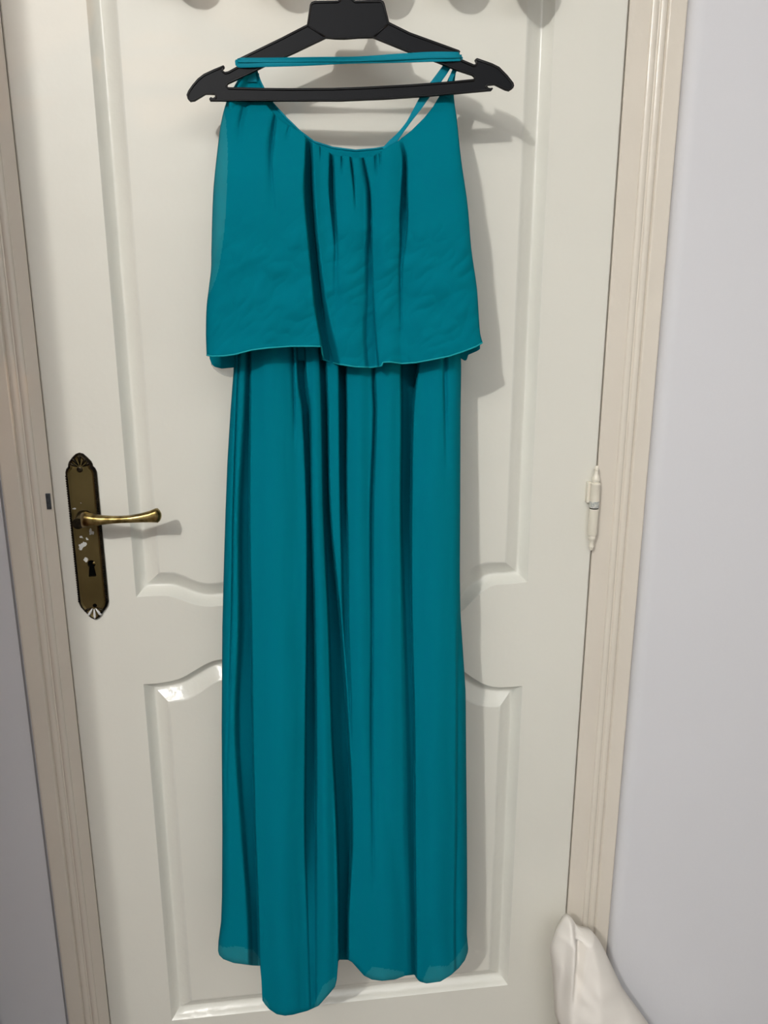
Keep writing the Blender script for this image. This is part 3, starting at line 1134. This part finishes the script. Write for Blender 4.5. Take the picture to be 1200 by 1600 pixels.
NB = 400
bod, bvv = grid('bodice_flounce', bodice_fn, NB, 150, M['teal'], dress, 0.0006)
sheer_faces(bod, NB, 150, lambda u, v_: 0.13 < v_ < 0.78 and u < 0.045 * math.sin((v_ - 0.13) / 0.65 * math.pi) ** 0.6)
row = bvv[-(NB + 1):]
o = tube('hem_edge', [p + Vector((0, -0.0004, 0)) for i, p in enumerate(row) if i % 2 == 0], 0.0011, M['teal_hem_lit'], None, 6)
o.parent = bod
o['label'] = 'rolled hem, caught light put into its paler teal'

# back of the bodice: its neckline stands a little above the front one
BB_TOP = [(380, 117), (388, 112), (397, 111), (408, 126), (420, 143), (432, 161), (450, 186), (468, 205), (490, 221.5), (520, 231), (555, 235.5), (585, 233), (603, 230), (622, 226), (650, 209), (676, 182), (694, 158), (704, 133), (709, 114), (711, 112)]
BB_BOT = [(328, 560), (329, 568), (334, 573), (345, 576), (366, 574), (420, 565), (600, 560), (716, 559), (722, 563), (726, 564), (727, 555), (742, 548), (745, 545)]


def bback_fn(u, v_):
    tx = 380 + (711 - 380) * u
    bx = 328 + (745 - 328) * u
    ty, by = interp(BB_TOP, tx), interp(BB_BOT, bx)
    y = ty + (by - ty) * v_
    x = tx + (bx - tx) * v_
    l0 = 380 + (328 - 380) * (y - 117) / (560 - 117)
    r0 = 711 + (745 - 711) * (y - 106) / (545 - 106)
    x += (sinterp(B_L, y) + 4 + 18 * smooth((y - 160) / 40) * (1 - smooth((y - 330) / 90)) - l0) * max(0, 1 - u * 3.2) ** 1.4 + (sinterp(B_R, y) - 4 - r0) * max(0, 1 - (1 - u) * 3.2) ** 1.4
    h = interp([(105, .070), (150, .072), (240, .078), (400, .082), (580, .086)], y) + 0.002 * math.sin(u * 30)
    h += 0.010 * (1 - smooth(min(u, 1 - u) / 0.05))
    return at(x, y, h)


bb, bbv = grid('bodice_back', bback_fn, 200, 60, M['teal_in'], dress, 0.0006)
o = tube('neckline_facing', [bbv[i] + Vector((0, -0.0006, 0)) for i in range(12, 136, 2)], 0.0014, M['teal_strap'], None, 6)
o.parent = bb


# grey sheer lining that peeps out under the flounce on the left
def petti_fn(u, v_):
    x = 330 + 38 * u
    y0 = 566
    y1 = interp([(330, 570), (334, 576), (341, 582), (350, 587), (360, 589.5), (368, 589)], x)
    return at(x, y0 + (y1 - y0) * v_, 0.080 + 0.003 * math.sin(u * 3) - 0.004 * v_)


o, _ = grid('lining_edge', petti_fn, 20, 8, M['petti'], dress)
o['label'] = 'grey sheer lining edge'


# ---- straps
def ribbon(name, pts, m, parent, n=60):
    """pts: (px, py, h, width_px, twist_deg): a flat strap with a soft double edge"""
    rows_ = []
    ts = [i / (len(pts) - 1) for i in range(len(pts))]
    for i in range(n + 1):
        t = i / n
        vals = [sinterp([(ts[k_], p[q]) for k_, p in enumerate(pts)], t) for q in range(5)]
        rows_.append(vals)
    P = [at(r_[0], r_[1], r_[2]) for r_ in rows_]
    v, f = [], []
    prof = [(-1, 0.3), (-0.85, 1.0), (-0.3, 0.7), (0.3, 0.7), (0.85, 1.0), (1, 0.3), (0.85, -0.6), (-0.85, -0.6)]
    for i, r_ in enumerate(rows_):
        a, b = P[max(i - 1, 0)], P[min(i + 1, n)]
        t = (b - a).normalized()
        ref = Vector((0, -1, 0)) if abs(t.y) < 0.95 else Vector((0, 0, 1))
        nn = (ref - t * ref.dot(t)).normalized()
        ww = t.cross(nn)
        tw = math.radians(r_[4])
        n2 = nn * math.cos(tw) + ww * math.sin(tw)
        w2 = ww * math.cos(tw) - nn * math.sin(tw)
        hw = r_[3] / 1046 / 2 * 0.95
        for s, e in prof:
            v.append(P[i] + w2 * (s * hw) + n2 * (e * 0.0008))
    k_ = len(prof)
    for i in range(n):
        for q in range(k_):
            l = (q + 1) % k_
            f.append((i * k_ + q, i * k_ + l, (i + 1) * k_ + l, (i + 1) * k_ + q))
    f += [tuple(range(k_)), tuple(range(n * k_, (n + 1) * k_))]
    o_ = mesh_obj(name, v, f, m, None, auto=60)
    adopt(o_, parent)
    return o_


g = 0.0056
ribbon('strap', [(378, 97.5, hh(378) - .007, 10, 0), (374.5, 98, hh(375), 11, 0), (378, 98.2, hh(378) + g, 11.5, 0), (420, 97.5, hh(420) + g + .001, 11, 0), (480, 96.8, hh(480) + g + .001, 9, 12), (540, 95.5, hh(540) + g + .001, 6.5, 25),
                 (600, 94.3, hh(600) + g + .001, 6.5, 15), (660, 92.4, hh(660) + g + .001, 7.5, 0), (712, 90.5, hh(712) + g, 8, 0), (718.5, 90, hh(717), 8, 0), (716, 90, hh(716) - .007, 8, 0)], M['teal_strap'], dress, 90)
ribbon('strap', [(379, 94, hh(378) - .008, 6, 0), (375, 94, hh(375), 6, 0), (379, 94.2, hh(378) + g + .0016, 6, 0), (430, 93.8, hh(430) + g + .002, 5.5, 10), (500, 92.8, hh(500) + g + .003, 6, 30), (560, 92.2, hh(560) + g + .003, 6, 20),
                 (620, 89, hh(620) + g + .003, 7.5, 0), (670, 86.4, hh(670) + g + .0025, 8, 0), (712, 86, hh(712) + g + .0016, 7.5, 0), (717.5, 86.5, hh(717), 7, 0), (715, 87, hh(715) - .008, 7, 0)], M['teal_strap'], dress, 90)
gb = -0.0062
ribbon('strap', [(706, 90, hh(700) + gb, 9, 0), (697, 106, hh(697) + gb, 10.5, 0), (682, 127, hh(682) + gb, 11, 0), (664, 151, hh(664) + gb, 11, 0), (649, 175, hh(649) + gb + .004, 8.5, 20), (637, 193, hh(637) + .004, 6.5, 40),
                 (624, 210, hh(624) + .010, 7, 25), (612, 224, hh(612) + .015, 9.5, 5), (602, 236, hh(602) + .019, 11, 0)], M['teal_strap'], dress, 60)
ribbon('strap', [(717, 92, hh(712) + gb, 7, 0), (711, 108, hh(711) + gb, 6.5, 0), (705, 122, hh(705) + gb, 5.5, 10), (702, 138, hh(703) + gb, 6, 0), (699, 152, hh(702) + gb, 6, 0)], M['teal_strap'], dress, 30)
ribbon('strap', [(383, 90, hh(383) + gb, 9, 0), (388, 103, hh(388) + gb, 11, 0), (391, 114, hh(391) + gb, 14, 0), (392, 128, hh(392) + gb - .001, 16, 0)], M['teal_strap'], dress, 24)

# ------------------------------------------------------------------ white cloth bundle in the corner
CL = [(873, 1600), (868, 1588), (865, 1528), (860.5, 1487), (861.5, 1478), (870, 1457), (882, 1439.5), (888, 1435.5)]
CTOP = [(888, 1435.5), (897, 1440.5), (904, 1451.5), (909, 1454.5), (917, 1452), (925, 1456), (935, 1468)]
CRT = [(935, 1468), (945, 1485), (955, 1507), (972, 1543), (982, 1558), (995, 1575), (1013, 1600)]
h0 = 0.076


def wz(p):
    q = at(p[0], p[1], h0)
    return (q.x, q.z)


left_o = [wz(p) for p in CL]
right_o = [wz(p) for p in CRT]
top_o = [wz(p) for p in CTOP]
zlow = left_o[0][1]
left_w = sorted([(0.0, left_o[0][0] + 0.004)] + [(z, x) for x, z in left_o])
right_w = sorted([(0.0, right_o[-1][0] + 0.10)] + [(z, x) for x, z in right_o])


def cloth_bundle():
    NA, NZ = 64, 90
    zt = wz((888, 1435.5))[1]
    right_pts = [(0.0, right_o[-1][0] + 0.10)] + [(q[1], q[0]) for q in (wz(p) for p in CRT[::-1])]
    notch = wz((909, 1454.5))
    right_pts += [(q[1], q[0]) for q in (wz((925, 1456)), wz((917, 1453.2)))]
    right_pts += [(notch[1] + 0.0004, notch[0])] + [(q[1], q[0]) for q in (wz((904, 1451.5)), wz((897, 1440.5)), wz((892, 1436.5)), wz((889, 1435.2)))]
    right_pts = sorted(right_pts)
    zs = [zt * (1 - (1 - j / NZ) ** 1.0) for j in range(NZ)] + [zt]
    v, f = [], []
    x0 = left_o[2][0]
    for z in zs:
        lo, hi = interp(left_w, z), max(interp(right_pts, z), interp(left_w, z) + 0.0006)
        t = z / zt
        for i in range(NA):
            front = i < NA * 3 // 4
            if front:
                s = i / (NA * 3 // 4 - 1)
            else:
                s = 1 - (i - NA * 3 // 4 + 1) / (NA - NA * 3 // 4 + 1)
            x = lo + (hi - lo) * s
            if front:
                k = max(0.0, 1 - abs(2 * s - 1) ** 3) ** 0.6
                wid = min(1.0, (hi - lo) / 0.05)
                d = 0.072 + (0.024 + 0.065 * (1 - t)) * k * wid
                q = x - x0
                # the crease between the two tips, and the soft folds that run down from it
                d -= 0.016 * math.exp(-((q - 0.030 - 0.030 * (t - 0.8)) / 0.0070) ** 2) * smooth((t - 0.45) / 0.35) * k
                d += 0.008 * math.exp(-((q - 0.018 - 0.01 * (1 - t)) / 0.007) ** 2) * k
                d += 0.009 * math.exp(-((q - 0.056 - 0.02 * (1 - t)) / 0.014) ** 2) * k
                d -= 0.010 * math.exp(-((q - 0.010) / 0.005) ** 2) * k * (1 - smooth((t - 0.7) / 0.2))
                d += (0.006 * noise.noise(Vector((x * 26, z * 8, 2.2))) + 0.0035 * noise.noise(Vector((x * 45 + z * 30, z * 30, 5.2)))) * k
            else:
                d = 0.064
            v.append(Vector((x, -d, z)))
    for j in range(NZ):
        for i in range(NA):
            k = (i + 1) % NA
            f.append((j * NA + i, j * NA + k, (j + 1) * NA + k, (j + 1) * NA + i))
    f.append(tuple(range(NA))[::-1])
    f.append(tuple(range(NZ * NA, (NZ + 1) * NA)))
    return v, f


cv, cf = cloth_bundle()
cl = mesh_obj('white_cloth', cv, cf, M['cloth'])
tag(cl, 'bundled white cotton cloth propped at the foot of the right door frame', 'cloth')

# ------------------------------------------------------------------ wardrobe beside the door, just outside the picture; its edge shades the left frame
WX1, WX0, WY, WH = -0.535, -1.35, -0.74, 2.12
ward = empty('wardrobe', ((WX0 + WX1) / 2, -0.38, 0))
tag(ward, 'wooden wardrobe along the wall left of the door frame', 'wardrobe')
for nm, q in (('side_panel', (WX1 - 0.02, WX1, WY + 0.02, -0.012, 0, WH)), ('side_panel', (WX0, WX0 + 0.02, WY + 0.02, -0.012, 0, WH)), ('top', (WX0 - 0.0, WX1, WY, -0.012, WH, WH + 0.025)),
              ('back_panel', (WX0 + 0.02, WX1 - 0.02, -0.022, -0.012, 0.02, WH)), ('plinth', (WX0 + 0.02, WX1 - 0.02, WY + 0.04, -0.022, 0.0, 0.08))):
    adopt(box(nm, *q, M['wood'], None, bevel=0.002), ward)
mid = (WX0 + WX1) / 2
for x0, x1, kx in ((WX0 + 0.002, mid - 0.002, mid - 0.03), (mid + 0.002, WX1 - 0.002, mid + 0.03)):
    d_ = adopt(box('door_leaf', x0, x1, WY, WY + 0.019, 0.085, WH - 0.003, M['wood'], None, bevel=0.002), ward)
    kn = lathe('knob', (kx, WY, 1.0), (0, -1, 0), [(0, .006), (.012, .006), (.016, .014), (.024, .014), (.027, .008)], M['steel'], None)
    kn.parent = d_

# ------------------------------------------------------------------ unseen cabinet-shaped blocker, added to keep the warm spot off the right wall
KX0, KX1, KY, KH = 1.35, 1.85, -0.50, 1.98
blocker = empty('added_blocker', ((KX0 + KX1) / 2, -0.26, 0))
tag(blocker, 'unseen white light blocker added to the right of the door', 'light blocker')
for nm, q in (('side_panel', (KX0, KX0 + 0.02, KY + 0.02, -0.032, 0, KH)), ('side_panel', (KX1 - 0.02, KX1, KY + 0.02, -0.032, 0, KH)), ('top', (KX0, KX1, KY, -0.032, KH, KH + 0.02)),
              ('back_panel', (KX0 + 0.02, KX1 - 0.02, -0.042, -0.032, 0.02, KH)), ('plinth', (KX0 + 0.02, KX1 - 0.02, KY + 0.05, -0.042, 0.0, 0.08))):
    adopt(box(nm, *q, M['door'], None, bevel=0.002), blocker)
d_ = adopt(box('door_leaf', KX0 + 0.002, KX1 - 0.002, KY, KY + 0.019, 0.085, KH - 0.003, M['door'], None, bevel=0.002), blocker)
kn = lathe('knob', (KX0 + 0.05, KY, 1.0), (0, -1, 0), [(0, .006), (.012, .006), (.016, .014), (.024, .014), (.027, .008)], M['steel'], None)
kn.parent = d_
